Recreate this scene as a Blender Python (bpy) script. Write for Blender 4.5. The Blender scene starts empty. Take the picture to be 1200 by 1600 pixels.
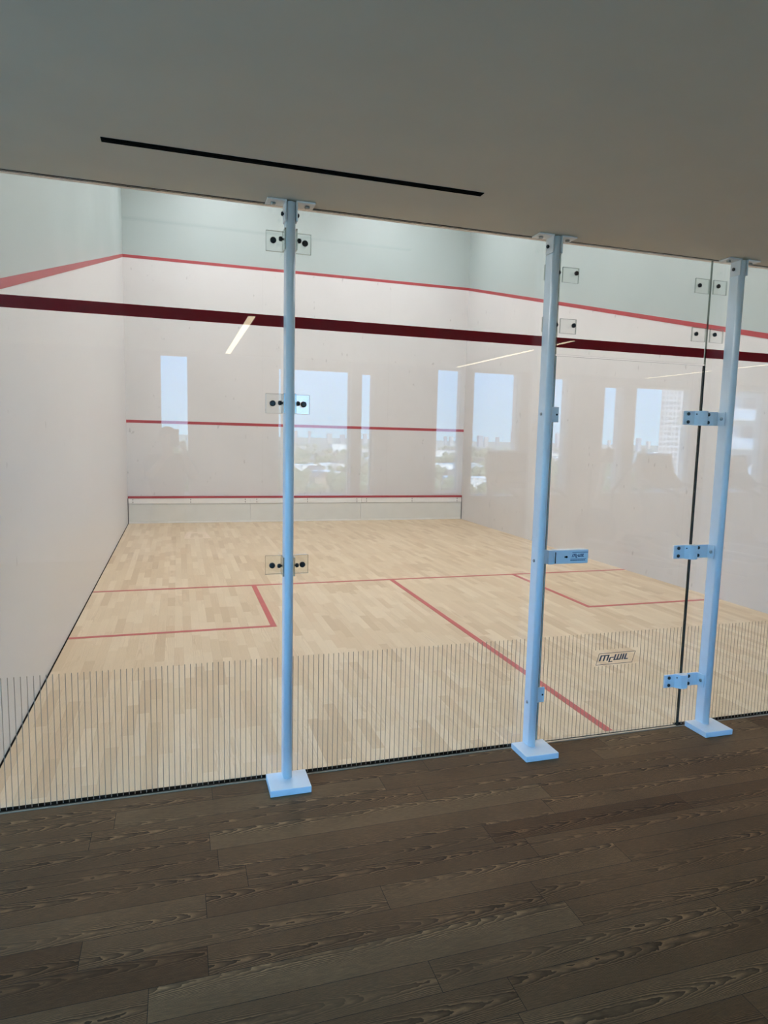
import bpy, bmesh, math, random
from mathutils import Vector, Matrix
C = bpy.context.scene.collection
R = math.radians
rnd = random.Random(7)
H = 2.652            # ceiling of the viewing room
W, L, TOP = 6.4, 9.75, 6.4   # court width, length, ceiling
RY = -6.1            # window wall behind the viewer

# ------------------------------------------------------------------ helpers
def link(name, me, mats=(), parent=None, loc=None):
    o = bpy.data.objects.new(name, me)
    C.objects.link(o)
    if me is not None:
        for m in mats: me.materials.append(m)
    if parent is not None: o.parent = parent
    if loc is not None: o.location = loc
    return o
def tag(o, label=None, cat=None, group=None, kind=None):
    if label: o['label'] = label
    if cat: o['category'] = cat
    if group: o['group'] = group
    if kind: o['kind'] = kind
    return o
def empty(name, loc=(0, 0, 0), rz=0.0):
    o = link(name, None)
    o.location = loc; o.rotation_euler = (0, 0, rz); o.empty_display_size = .05
    return o
def add_box(bm, x0, x1, y0, y1, z0, z1, mi=0, bev=0.0, seg=2):
    r = bmesh.ops.create_cube(bm, size=1.0)
    vs = r['verts']
    for v in vs:
        v.co = Vector((x0 + (v.co.x + .5) * (x1 - x0), y0 + (v.co.y + .5) * (y1 - y0), z0 + (v.co.z + .5) * (z1 - z0)))
    fs = list({f for v in vs for f in v.link_faces})
    for f in fs: f.material_index = mi
    if bev > 0:
        es = list({e for v in vs for e in v.link_edges})
        bmesh.ops.bevel(bm, geom=es, offset=bev, segments=seg, profile=.6, affect='EDGES', clamp_overlap=True, material=mi)
    return fs
def frame_of(d):
    d = d.normalized()
    a = Vector((0, 0, 1)) if abs(d.z) < .9 else Vector((1, 0, 0))
    u = d.cross(a).normalized(); v = d.cross(u).normalized()
    return u, v
def add_tube(bm, pts, rad, n=12, mi=0, cap=True):
    pts = [Vector(p) for p in pts]
    rads = rad if isinstance(rad, (list, tuple)) else [rad] * len(pts)
    rings = []; u = None
    for i, p in enumerate(pts):
        d = (pts[min(i + 1, len(pts) - 1)] - pts[max(i - 1, 0)]).normalized()
        if u is None: u, v = frame_of(d)
        else:
            u = (u - d * u.dot(d)).normalized(); v = d.cross(u).normalized()
        rings.append([bm.verts.new(p + (u * math.cos(2 * math.pi * k / n) + v * math.sin(2 * math.pi * k / n)) * rads[i]) for k in range(n)])
    for a, b in zip(rings, rings[1:]):
        for k in range(n):
            f = bm.faces.new((a[k], a[(k + 1) % n], b[(k + 1) % n], b[k])); f.material_index = mi; f.smooth = True
    if cap:
        for r in (rings[0], rings[-1]):
            f = bm.faces.new(r); f.material_index = mi
def add_prism(bm, outline, axis, a, b, mi=0, smooth=False):
    """outline: 2D points in the two other axes (cyclic order xyz), extruded along axis from a to b"""
    def P(p, t):
        if axis == 'z': return (p[0], p[1], t)
        if axis == 'y': return (p[0], t, p[1])
        return (t, p[0], p[1])
    A = [bm.verts.new(P(p, a)) for p in outline]; B = [bm.verts.new(P(p, b)) for p in outline]
    n = len(outline)
    for k in range(n):
        f = bm.faces.new((A[k], A[(k + 1) % n], B[(k + 1) % n], B[k])); f.material_index = mi; f.smooth = smooth
    f = bm.faces.new(A); f.material_index = mi
    f = bm.faces.new(B); f.material_index = mi
def add_poly(bm, pts, mi=0):
    f = bm.faces.new([bm.verts.new(p) for p in pts]); f.material_index = mi
    return f
def add_ball(bm, c, r, su=12, sv=8, mi=0, sc=(1, 1, 1)):
    ret = bmesh.ops.create_uvsphere(bm, u_segments=su, v_segments=sv, radius=r)
    for v in ret['verts']:
        v.co = Vector((v.co.x * sc[0], v.co.y * sc[1], v.co.z * sc[2])) + Vector(c)
        for f in v.link_faces: f.material_index = mi; f.smooth = True
def obj(name, bm, mats, parent=None, loc=None, fix=True):
    if fix: bmesh.ops.recalc_face_normals(bm, faces=bm.faces[:])
    me = bpy.data.meshes.new(name); bm.to_mesh(me); bm.free()
    return link(name, me, mats if isinstance(mats, (list, tuple)) else [mats], parent, loc)
def box(name, b, mat, parent=None, bev=0.0, loc=None):
    bm = bmesh.new(); add_box(bm, *b, bev=bev)
    return obj(name, bm, mat, parent, loc)
def copy_tree(o, parent=None):
    c = o.copy(); C.objects.link(c); c.parent = parent
    for ch in list(o.children): copy_tree(ch, c)
    return c

# ------------------------------------------------------------------ materials
class NB:
    def __init__(s, name):
        s.m = bpy.data.materials.new(name); s.m.use_nodes = True
        s.t = s.m.node_tree; s.t.nodes.clear()
        s.out = s.t.nodes.new('ShaderNodeOutputMaterial')
    def n(s, typ, **kw):
        nd = s.t.nodes.new(typ)
        for k, v in kw.items(): setattr(nd, k, v)
        return nd
    def put(s, sock, v):
        if isinstance(v, bpy.types.NodeSocket): s.t.links.new(v, sock)
        elif v is not None: sock.default_value = v
    def math(s, op, a, b=None, c=None):
        nd = s.n('ShaderNodeMath', operation=op)
        for i, v in enumerate((a, b, c)):
            if v is not None: s.put(nd.inputs[i], v)
        return nd.outputs[0]
    def sep(s, v):
        nd = s.n('ShaderNodeSeparateXYZ'); s.put(nd.inputs[0], v); return nd.outputs
    def comb(s, x, y, z):
        nd = s.n('ShaderNodeCombineXYZ')
        for i, v in enumerate((x, y, z)): s.put(nd.inputs[i], v)
        return nd.outputs[0]
    def noise(s, vec, scale, detail=3, rough=.5, dist=0.0):
        nd = s.n('ShaderNodeTexNoise'); s.put(nd.inputs['Vector'], vec)
        nd.inputs['Scale'].default_value = scale; nd.inputs['Detail'].default_value = detail
        nd.inputs['Roughness'].default_value = rough; nd.inputs['Distortion'].default_value = dist
        return nd.outputs['Fac']
    def white(s, vec):
        nd = s.n('ShaderNodeTexWhiteNoise', noise_dimensions='3D'); s.put(nd.inputs['Vector'], vec)
        return s.sep(nd.outputs['Color']) if False else nd
    def ramp(s, fac, stops, interp='LINEAR'):
        nd = s.n('ShaderNodeValToRGB'); s.put(nd.inputs[0], fac); cr = nd.color_ramp; cr.interpolation = interp
        cr.elements[0].position, cr.elements[0].color = stops[0][0], (*stops[0][1], 1)
        cr.elements[1].position, cr.elements[1].color = stops[-1][0], (*stops[-1][1], 1)
        for p, c in stops[1:-1]:
            e = cr.elements.new(p); e.color = (*c, 1)
        return nd.outputs[0]
    def mix(s, fac, a, b, mode='MIX'):
        nd = s.n('ShaderNodeMix', data_type='RGBA', blend_type=mode)
        s.put(nd.inputs[0], fac)
        s.put(nd.inputs[6], a if isinstance(a, bpy.types.NodeSocket) else (*a, 1))
        s.put(nd.inputs[7], b if isinstance(b, bpy.types.NodeSocket) else (*b, 1))
        return nd.outputs[2]
    def pos(s): return s.n('ShaderNodeNewGeometry').outputs['Position']
    def maprange(s, v, a, b, c=0.0, d=1.0):
        nd = s.n('ShaderNodeMapRange'); s.put(nd.inputs[0], v)
        for i, x in enumerate((a, b, c, d)): nd.inputs[i + 1].default_value = x
        return nd.outputs[0]
    def bsdf(s, col, rough=.5, metal=0.0, spec=.5, bump=None, bstr=.2, bdist=.002, coat=0.0):
        p = s.n('ShaderNodeBsdfPrincipled')
        s.put(p.inputs['Base Color'], col if isinstance(col, bpy.types.NodeSocket) else (*col, 1))
        s.put(p.inputs['Roughness'], rough); p.inputs['Metallic'].default_value = metal
        p.inputs['Specular IOR Level'].default_value = spec
        p.inputs['Coat Weight'].default_value = coat; p.inputs['Coat Roughness'].default_value = .12
        if bump is not None:
            b = s.n('ShaderNodeBump'); b.inputs['Strength'].default_value = bstr; b.inputs['Distance'].default_value = bdist
            s.put(b.inputs['Height'], bump); s.t.links.new(b.outputs[0], p.inputs['Normal'])
        s.t.links.new(p.outputs[0], s.out.inputs[0])
        return s.m
def flat(name, col, rough=.5, metal=0.0, spec=.5, var=.05, scale=8.0, bump=0.0, coat=0.0):
    b = NB(name); p = b.pos(); n = b.noise(p, scale, 4)
    k = b.maprange(n, .25, .75, 1 - var, 1 + var)
    c = b.mix(1.0, col, b.comb(k, k, k), 'MULTIPLY')
    return b.bsdf(c, rough, metal, spec, bump=b.noise(p, scale * 30, 2) if bump else None, bstr=bump, coat=coat)
def emission(name, col, strength):
    b = NB(name); e = b.n('ShaderNodeEmission'); e.inputs[0].default_value = (*col, 1); e.inputs[1].default_value = strength
    b.t.links.new(e.outputs[0], b.out.inputs[0]); return b.m
def glass_mat(name, tint, f0=.036, rough=0.0):
    """thin clear sheet: straight transmission with Schlick reflection on each face"""
    b = NB(name); g = b.n('ShaderNodeNewGeometry')
    d = b.n('ShaderNodeVectorMath', operation='DOT_PRODUCT')
    b.t.links.new(g.outputs['Normal'], d.inputs[0]); b.t.links.new(g.outputs['Incoming'], d.inputs[1])
    c = b.math('ABSOLUTE', d.outputs['Value'])
    k = b.math('POWER', b.math('SUBTRACT', 1.0, c), 5.0)
    fac = b.math('ADD', b.math('MULTIPLY', k, 1 - f0), f0)
    tr = b.n('ShaderNodeBsdfTransparent'); tr.inputs[0].default_value = (*tint, 1)
    gl = b.n('ShaderNodeBsdfGlossy'); gl.inputs['Color'].default_value = (1, 1, 1, 1); gl.inputs['Roughness'].default_value = rough
    mx = b.n('ShaderNodeMixShader'); b.t.links.new(fac, mx.inputs[0]); b.t.links.new(tr.outputs[0], mx.inputs[1]); b.t.links.new(gl.outputs[0], mx.inputs[2])
    b.t.links.new(mx.outputs[0], b.out.inputs[0]); return b.m

def planks(b, u, v, w, ln, gap):
    """plank pattern: u across, v along; returns random color socket outputs, gap mask, local u, v"""
    row = b.math('FLOOR', b.math('DIVIDE', u, w))
    fu = b.math('FRACT', b.math('DIVIDE', u, w))
    wn = b.white(b.comb(row, 3.7, 1.3))
    sh = b.sep(wn.outputs['Color'])
    ll = b.math('MULTIPLY', ln, b.math('ADD', .75, b.math('MULTIPLY', sh[1], .5)))
    s = b.math('ADD', b.math('DIVIDE', v, ll), b.math('MULTIPLY', sh[0], 13.0))
    idx = b.math('FLOOR', s); fv = b.math('FRACT', s)
    rc = b.sep(b.white(b.comb(row, idx, 9.1)).outputs['Color'])
    eu = b.math('MULTIPLY', b.math('MINIMUM', fu, b.math('SUBTRACT', 1.0, fu)), w)
    ev = b.math('MULTIPLY', b.math('MINIMUM', fv, b.math('SUBTRACT', 1.0, fv)), ll)
    e = b.math('MINIMUM', eu, ev)
    mask = b.maprange(e, gap * .5, gap * 1.2, 1.0, 0.0)
    lu = b.math('MULTIPLY', b.math('SUBTRACT', fu, .5), w)
    return rc, mask, lu
def grain(b, rc, lu, v, w, A, B, amp, nscale):
    """cathedral growth rings 0..1 and fine fibre noise"""
    U = b.math('ADD', lu, b.math('MULTIPLY', b.math('SUBTRACT', rc[1], .5), w * 1.3))
    V = b.math('ADD', v, b.math('MULTIPLY', rc[2], 40.0))
    wob = b.noise(b.comb(b.math('MULTIPLY', U, 3.0), b.math('MULTIPLY', V, 1.0), b.math('MULTIPLY', rc[0], 30.0)), nscale, 3, .55)
    r = b.math('ADD', b.math('MULTIPLY', b.math('MULTIPLY', U, U), A), b.math('MULTIPLY', V, B))
    r = b.math('ADD', r, b.math('MULTIPLY', wob, amp))
    ring = b.math('ADD', .5, b.math('MULTIPLY', .5, b.math('SINE', b.math('MULTIPLY', r, 6.2832))))
    fib = b.noise(b.comb(b.math('MULTIPLY', lu, 900.0), b.math('MULTIPLY', V, 14.0), rc[0]), 1.0, 3, .6)
    return ring, fib, wob

def mat_maple():
    b = NB('maple_court_boards'); x = b.sep(b.pos())
    rc, gap, lu = planks(b, x[0], x[1], .0675, .46, .0005)
    ring, fib, wob = grain(b, rc, lu, x[1], .0675, 1500.0, .9, 2.6, 3.0)
    base = b.ramp(rc[0], [(0, (.58, .43, .27)), (.22, (.65, .50, .325)), (.6, (.69, .545, .365)), (.88, (.735, .595, .415)), (1, (.63, .465, .295))])
    g = b.math('MULTIPLY', b.maprange(ring, .55, .98, 0, 1), b.maprange(b.noise(b.comb(x[0], b.math('MULTIPLY', x[1], .6), rc[2]), 2.2, 2), .45, .68, 0, .5))
    c = b.mix(g, base, (.50, .355, .215))
    k = b.maprange(fib, .3, .7, .89, 1.09)
    c = b.mix(1.0, c, b.comb(k, k, k), 'MULTIPLY')
    c = b.mix(b.math('MULTIPLY', gap, .5), c, (.34, .23, .13))
    return b.bsdf(c, b.maprange(fib, .2, .8, .34, .44), spec=.4)
def mat_oak():
    b = NB('dark_brushed_oak_boards'); x = b.sep(b.pos())
    rc, gap, lu = planks(b, x[1], x[0], .13, 1.25, .0010)
    U = b.math('ADD', lu, b.math('MULTIPLY', b.math('SUBTRACT', rc[1], .5), .13))
    V = b.math('ADD', x[0], b.math('MULTIPLY', rc[2], 40.0))
    w1 = b.noise(b.comb(b.math('MULTIPLY', V, 1.5), b.math('MULTIPLY', U, 7.0), b.math('MULTIPLY', rc[0], 30.0)), 1.0, 2, .5)
    w2 = b.noise(b.comb(b.math('MULTIPLY', V, 26.0), b.math('MULTIPLY', U, 60.0), rc[1]), 1.0, 2, .5)
    ph = b.math('ADD', b.math('MULTIPLY', b.math('MULTIPLY', U, U), 2600.0), b.math('MULTIPLY', V, 9.0))
    ph = b.math('ADD', b.math('ADD', ph, b.math('MULTIPLY', w1, 10.0)), b.math('MULTIPLY', w2, 1.1))
    ring = b.math('FRACT', ph)                                     # saw-toothed growth ring: soft rise, sharp late-wood edge
    base = b.ramp(rc[0], [(0, (.086, .040, .0160)), (.15, (.120, .062, .027)), (.7, (.148, .080, .036)), (.92, (.180, .103, .048)), (1, (.126, .060, .025))])
    dark = b.mix(1.0, base, (.38, .37, .36), 'MULTIPLY'); lite = b.mix(1.0, base, (2.1, 2.1, 2.1), 'MULTIPLY')
    vis = b.maprange(b.noise(b.comb(b.math('MULTIPLY', x[0], 1.0), b.math('MULTIPLY', x[1], 1.6), rc[1]), 2.6, 2), .36, .54, .35, 1.0)
    por = b.noise(b.comb(b.math('MULTIPLY', x[0], 30.0), b.math('MULTIPLY', lu, 420.0), rc[2]), 1.0, 3, .6)
    g = b.math('MULTIPLY', b.math('MULTIPLY', b.maprange(ring, .45, .92, 0, 1), b.maprange(por, .30, .50, .45, 1)), vis)
    l2 = b.math('MULTIPLY', b.maprange(ring, .40, .05, 0, 1), b.math('MULTIPLY', vis, .8))
    c = b.mix(l2, base, lite); c = b.mix(g, c, dark)
    k = b.maprange(por, .30, .70, .70, 1.30)
    c = b.mix(1.0, c, b.comb(k, k, k), 'MULTIPLY')
    k2 = b.maprange(b.noise(b.comb(x[0], b.math('MULTIPLY', x[1], 1.6), 0.0), 2.2, 3), .3, .7, .84, 1.16)
    c = b.mix(1.0, c, b.comb(k2, k2, k2), 'MULTIPLY')
    c = b.mix(gap, c, (.012, .009, .007))
    h = b.math('SUBTRACT', b.math('SUBTRACT', b.math('MULTIPLY', por, .5), b.math('MULTIPLY', g, .5)), b.math('MULTIPLY', gap, 1.5))
    return b.bsdf(c, b.maprange(por, .2, .8, .50, .66), spec=.12, bump=h, bstr=.25, bdist=.001)
def mat_court_wall():
    b = NB('court_wall_plaster'); p = b.pos(); x = b.sep(p)
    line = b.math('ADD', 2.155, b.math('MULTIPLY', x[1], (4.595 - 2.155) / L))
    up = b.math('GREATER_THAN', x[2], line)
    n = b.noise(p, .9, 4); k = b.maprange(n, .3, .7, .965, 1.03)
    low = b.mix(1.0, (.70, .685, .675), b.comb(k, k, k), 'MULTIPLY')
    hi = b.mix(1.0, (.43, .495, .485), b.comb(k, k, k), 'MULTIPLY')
    # ball scuffs on the playing wall: short dark flecks and soft smudges
    mk = b.math('MULTIPLY', b.maprange(b.noise(b.comb(b.math('MULTIPLY', x[0], 2.0), b.math('MULTIPLY', x[1], 2.0), x[2]), 7.0, 2, .5), .71, .76, 0, 1), .38)
    sm = b.math('MULTIPLY', b.maprange(b.noise(p, 2.6, 5, .62), .56, .72, 0, 1), .10)
    low = b.mix(mk, low, (.30, .285, .275)); low = b.mix(sm, low, (.55, .52, .50))
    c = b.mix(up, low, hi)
    # butt joints of the wall panels
    jt = b.math('FRACT', b.math('DIVIDE', b.math('ADD', b.math('ADD', x[0], x[1]), .0), 2.42))
    jm = b.math('MULTIPLY', b.math('LESS_THAN', jt, .0016), b.math('SUBTRACT', 1.0, up))
    c = b.mix(b.math('MULTIPLY', jm, .25), c, (.42, .40, .38))
    return b.bsdf(c, b.maprange(n, .3, .7, .30, .42), spec=.35)

M = {}
M['oak'] = mat_oak(); M['maple'] = mat_maple(); M['court'] = mat_court_wall()
M['paint'] = flat('warm_white_ceiling_paint', (.67, .59, .475), .85, var=.03, scale=3)
M['wallpaint'] = flat('grey_white_wall_paint', (.62, .59, .56), .8, var=.03, scale=3)
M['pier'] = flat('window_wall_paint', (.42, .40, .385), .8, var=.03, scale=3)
M['bulk'] = flat('court_bulkhead_paint', (.80, .72, .66), .6, var=.02)
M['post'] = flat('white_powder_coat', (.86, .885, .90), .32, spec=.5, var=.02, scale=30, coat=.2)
M['bracket'] = flat('court_lit_bracket_white', (.86, .82, .78), .4, var=.02)  # warm court light tinted into the white of the brackets
M['bolt'] = flat('blackened_steel', (.045, .045, .045), .3, metal=.6, var=.2, scale=60)
M['steel'] = flat('bright_steel', (.45, .44, .42), .28, metal=1.0, var=.1, scale=60)
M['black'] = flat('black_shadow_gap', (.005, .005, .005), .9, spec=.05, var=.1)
M['rubber'] = flat('black_rubber', (.010, .012, .010), .6, var=.1)
M['channel'] = flat('grey_channel_metal', (.34, .255, .18), .8, metal=.0, spec=.1, var=.1, scale=20)
M['revealb'] = flat('dark_brown_reveal', (.045, .032, .026), .6, var=.1)
M['glass'] = glass_mat('clear_glass', (.975, .985, .98))
M['acryl'] = glass_mat('clear_bracket', (.965, .975, .97), .04)
M['edge'] = flat('green_glass_edge', (.012, .022, .017), .15, var=.2, scale=20)
M['softedge'] = glass_mat('soft_glass_edge', (.30, .36, .33), .06)
M['paleedge'] = flat('pale_glass_edge', (.62, .66, .60), .2, var=.1, scale=20)
def mat_band():
    b = NB('crimson_vinyl'); d = b.n('ShaderNodeBsdfDiffuse'); d.inputs[0].default_value = (.36, .003, .014, 1)
    t = b.n('ShaderNodeBsdfTranslucent'); t.inputs[0].default_value = (.34, .001, .008, 1)
    m = b.n('ShaderNodeMixShader'); m.inputs[0].default_value = .45; b.t.links.new(d.outputs[0], m.inputs[1]); b.t.links.new(t.outputs[0], m.inputs[2])
    b.t.links.new(m.outputs[0], b.out.inputs[0]); return b.m
M['redglass'] = mat_band()
M['redwall'] = flat('red_wall_line', (.42, .052, .062), .45, var=.06, scale=5)
M['redfloor'] = flat('red_floor_line', (.50, .085, .075), .4, var=.10, scale=12)
def mat_print():
    b = NB('translucent_grey_print'); c = (.46, .425, .365, 1)
    d = b.n('ShaderNodeBsdfDiffuse'); d.inputs[0].default_value = c
    t = b.n('ShaderNodeBsdfTranslucent'); t.inputs[0].default_value = c
    tr = b.n('ShaderNodeBsdfTransparent')
    m1 = b.n('ShaderNodeMixShader'); m1.inputs[0].default_value = .45; b.t.links.new(d.outputs[0], m1.inputs[1]); b.t.links.new(t.outputs[0], m1.inputs[2])
    m2 = b.n('ShaderNodeMixShader'); m2.inputs[0].default_value = .28; b.t.links.new(m1.outputs[0], m2.inputs[1]); b.t.links.new(tr.outputs[0], m2.inputs[2])
    b.t.links.new(m2.outputs[0], b.out.inputs[0]); return b.m
M['stripe'] = mat_print()
M['navy'] = flat('navy_print', (.018, .045, .13), .5, var=.05)
M['greyprint'] = flat('grey_logo_print', (.050, .075, .105), .5, var=.05)
M['tin'] = flat('white_tin_panel', (.72, .72, .67), .4, var=.04, scale=4)
M['tintrim'] = flat('white_tin_trim', (.84, .83, .79), .35, var=.03, scale=4)
M['thresh'] = flat('pale_wood_threshold', (.60, .48, .34), .45, var=.1, scale=20)
M['tape'] = flat('pale_tape_residue', (.78, .64, .50), .6, var=.12, scale=30)
M['lamp'] = emission('warm_led', (1.0, .86, .60), 9.0)
M['courtlamp'] = emission('court_led', (1.0, 1.0, 1.05), 22.5)
M['fixture'] = flat('white_fixture', (.75, .75, .74), .4, var=.02)
M['frame'] = flat('window_frame_grey', (.45, .45, .45), .4, var=.03)
M['sill'] = flat('white_sill', (.85, .85, .84), .35, var=.02)

# ------------------------------------------------------------------ setting: floors
def struct(o): return tag(o, kind='structure')
struct(box('floor', (-2.9, 13.0, RY - .25, -.014, -.20, 0.0), M['oak']))
fc = struct(box('floor_court', (.010, W, .042, L, -.20, 0.0), M['maple']))
struct(box('trim_1', (0.0, W, -.10, .30, -.26, -.205), M['black']))       # black ground under the shadow gap
struct(box('trim_2', (-.0, W, -.014, -.008, -.20, .0035), M['channel']))   # lip of the glass channel
def gap(n, x0, x1):
    bm = bmesh.new(); add_box(bm, x0, x1, .008, .037, -.20, -.030); add_box(bm, x0, x1, .037, .0415, -.20, -.0005); struct(obj(n, bm, M['black']))  # black bed and liner paint in the darkness of the recess
gap('trim_3', 0.0, 2.70); gap('trim_4', 3.64, W)
struct(box('trim_5', (2.702, 3.638, -.0075, .0415, -.20, -.001), M['thresh']))
struct(box('trim_6', (.0006, .0098, .043, L - .035, -.20, .0025), M['black']))  # black strip drawn in place of the shaded gap at the wall foot

def floor_line(name, x0, x1, y0, y1):
    return box(name, (x0, x1, y0, y1, .0004, .0016), M['redfloor'], fc)
YS = L - 5.49
floor_line('short_line', .012, W - .002, YS, YS + .05)
floor_line('half_court_line', W / 2 - .025, W / 2 + .025, .043, YS)
for s in (0, 1):
    bm = bmesh.new(); yb = YS - 1.65
    if s == 0:
        add_box(bm, 1.6, 1.65, yb, YS, .0004, .0016); add_box(bm, .012, 1.6, yb, yb + .05, .0004, .0016)
    else:
        add_box(bm, W - 1.65, W - 1.6, yb, YS, .0004, .0016); add_box(bm, W - 1.6, W - .002, yb, yb + .05, .0004, .0016)
    obj('service_box_line', bm, M['redfloor'], fc)
bm = bmesh.new()
for q in ([(.93, 7.80), (1.36, 7.80), (1.33, 7.88), (.94, 7.88)], [(.93, 7.88), (1.02, 7.88), (1.06, 8.55), (.98, 8.55)], [(1.27, 7.88), (1.33, 7.88), (1.28, 8.50), (1.22, 8.50)], [(1.06, 8.40), (1.22, 8.40), (1.22, 8.5), (1.06, 8.5)]):
    add_prism(bm, q, 'z', .0003, .0008)
obj('tape_residue', bm, M['tape'], fc)

# ------------------------------------------------------------------ setting: court walls
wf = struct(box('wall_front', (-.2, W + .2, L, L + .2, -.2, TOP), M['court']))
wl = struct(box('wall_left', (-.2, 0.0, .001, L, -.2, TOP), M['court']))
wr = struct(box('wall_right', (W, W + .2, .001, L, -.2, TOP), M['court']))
struct(box('wall_back', (-.2, W + .2, .0075, .036, H - .0008, TOP), M['bulk']))
struct(box('ceiling_court', (-.2, W + .2, -.1, L + .2, TOP, TOP + .2), M['tintrim']))
bm = bmesh.new(); add_box(bm, .002, W - .002, L - .003, L + .002, 4.57, 4.62); obj('out_line', bm, M['redwall'], wf)
bm = bmesh.new(); add_box(bm, .002, W - .002, L - .003, L + .002, 1.78, 1.83); obj('service_line', bm, M['redwall'], wf)
def side_line(par, xa, xb):
    bm = bmesh.new()
    y0, y1 = .034, L - .004
    z = lambda y: 2.155 + (4.595 - 2.155) * y / L
    add_prism(bm, [(y0, z(y0) - .0265), (y1, z(y1) - .0265), (y1, z(y1) + .0265), (y0, z(y0) + .0265)], 'x', xa, xb)
    obj('out_line', bm, M['redwall'], par)
side_line(wl, -.002, .003); side_line(wr, W - .003, W + .002)

# tin board along the foot of the front wall
tin = tag(empty('tin_board', (W / 2, L - .004, 0)), 'white tin board along the foot of the front wall under a red strip', 'tin board')
def tinbox(name, b, mat): return box(name, (b[0] - W / 2, b[1] - W / 2, b[2] - L, b[3] - L, b[4], b[5]), mat, tin, bev=.001)
for x0, x1 in ((.012, 2.129), (2.133, 4.258), (4.262, W - .012)):
    tinbox('panel', (x0, x1, L - .022, L, .034, .345), M['tin'])
    lip = tinbox('top_board', (x0, x1, L - .030, L, .352, .448), M['tintrim'])
    sx = {0: (.087, 1.067, 2.037), 1: (2.249, 3.202, 4.175), 2: (4.37, 5.316, 6.289)}[0 if x0 < 1 else 1 if x0 < 3 else 2]
    for x in sx:
        for z in (.425, .380):
            bm = bmesh.new(); add_box(bm, x - .006 - W / 2, x + .006 - W / 2, -.034, -.030, z - .011, z + .011, bev=.002)
            obj('screw', bm, M['bolt'], lip)
tinbox('red_strip', (.004, W - .004, L - .034, L, .452, .488), M['redwall'])
tinbox('foot_trim', (.012, W - .012, L - .026, L, .001, .032), M['tintrim'])
for xe in (.006, W - .006): tinbox('end_gap', (xe - .005, xe + .005, L - .03, L, .002, .45), M['bolt'])

# ------------------------------------------------------------------ setting: viewing room
struct(box('ceiling', (-2.9, 13.0, RY - .25, -.012, H, H + .25), M['paint']))
struct(box('trim_7', (0.0, W, -.012, -.0075, H - .002, H + .25), M['revealb']))
struct(box('trim_8', (0.0, W, -.0075, .0, H + .001, H + .25), M['bulk']))
FILL_WIN = [(-5.75, -4.15), (-3.95, -2.35), (-2.15, -.55)]  # unseen side windows, added to throw blue sky light on the posts
bm = bmesh.new(); yp = RY - .25
for y0, y1 in FILL_WIN:
    add_box(bm, -2.9, -2.7, yp, y0, -.2, H + .25); add_box(bm, -2.9, -2.7, y0, y1, -.2, .80); add_box(bm, -2.9, -2.7, y0, y1, 2.60, H + .25); yp = y1
add_box(bm, -2.9, -2.7, yp, .2, -.2, H + .25)
struct(obj('wall_side', bm, M['wallpaint']))
struct(box('wall_far', (13.0, 13.2, RY - .25, .2, -.2, H + .25), M['wallpaint']))
struct(box('wall_court_side', (-2.7, -.2, 0.0, .2, -.2, H + .25), M['wallpaint']))
struct(box('wall_court_end', (W + .2, 13.0, 0.0, .2, -.2, H + .25), M['wallpaint']))

# window wall: the openings (x0, x1, sill, head)
WIN = [(-2.4, -1.4, .83, 2.60), (.639, 1.002, .83, 2.63), (2.14, 3.141, .815, 2.54), (3.285, 3.468, .815, 2.522), (4.404, 4.81, .85, 2.645),  # first opening is unseen, added to let in more light
       (4.971, 5.73, .80, 2.640), (6.215, 6.575, .825, 2.61), (7.187, 7.555, .845, 2.524), (7.774, 8.873, .845, 2.539),
       (9.55, 10.42, .845, 2.56), (11.2, 12.2, .845, 2.56)]
bm = bmesh.new(); xp = -2.7
for x0, x1, s, h in WIN:
    add_box(bm, xp, x0, RY - .25, RY, 0, H); add_box(bm, x0, x1, RY - .25, RY, 0, s)
    if H - h > .004: add_box(bm, x0, x1, RY - .25, RY, h, H)
    xp = x1
add_box(bm, xp, 13.0, RY - .25, RY, 0, H)
struct(obj('wall_rear', bm, M['pier']))
for i, (x0, x1, s, h) in enumerate(WIN):
    w = struct(empty('window_%d' % (i + 1), ((x0 + x1) / 2, RY, s)))
    hw = (x1 - x0) / 2 - .001; hh = h - s
    bm = bmesh.new(); f = .018
    add_box(bm, -hw, -hw + f, -.16, -.10, .012, hh - .002); add_box(bm, hw - f, hw, -.16, -.10, .012, hh - .002)
    add_box(bm, -hw + f, hw - f, -.16, -.10, .012, .012 + f); add_box(bm, -hw + f, hw - f, -.16, -.10, hh - f - .002, hh - .002)
    obj('window_frame', bm, M['frame'], w)
    box('window_pane', (-hw + f, hw - f, -.135, -.125, .012 + f, hh - f - .002), M['glass'], w)
    box('window_sill', (-hw, hw, -.10, .03, .001, .012), M['sill'], w)

for i, (y0, y1) in enumerate(FILL_WIN):  # frames and panes of the added side windows
    w = struct(empty('window_%d' % (i + 12), (-2.7, (y0 + y1) / 2, .80), R(90))); hw = (y1 - y0) / 2 - .001; hh = 1.80; f = .04
    bm = bmesh.new()
    add_box(bm, -hw, -hw + f, .08, .14, .002, hh - .002); add_box(bm, hw - f, hw, .08, .14, .002, hh - .002)
    add_box(bm, -hw + f, hw - f, .08, .14, .002, f); add_box(bm, -hw + f, hw - f, .08, .14, hh - f, hh - .002)
    obj('window_frame', bm, M['frame'], w)
    box('window_pane', (-hw + f, hw - f, .10, .112, f, hh - f), M['glass'], w)

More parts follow.
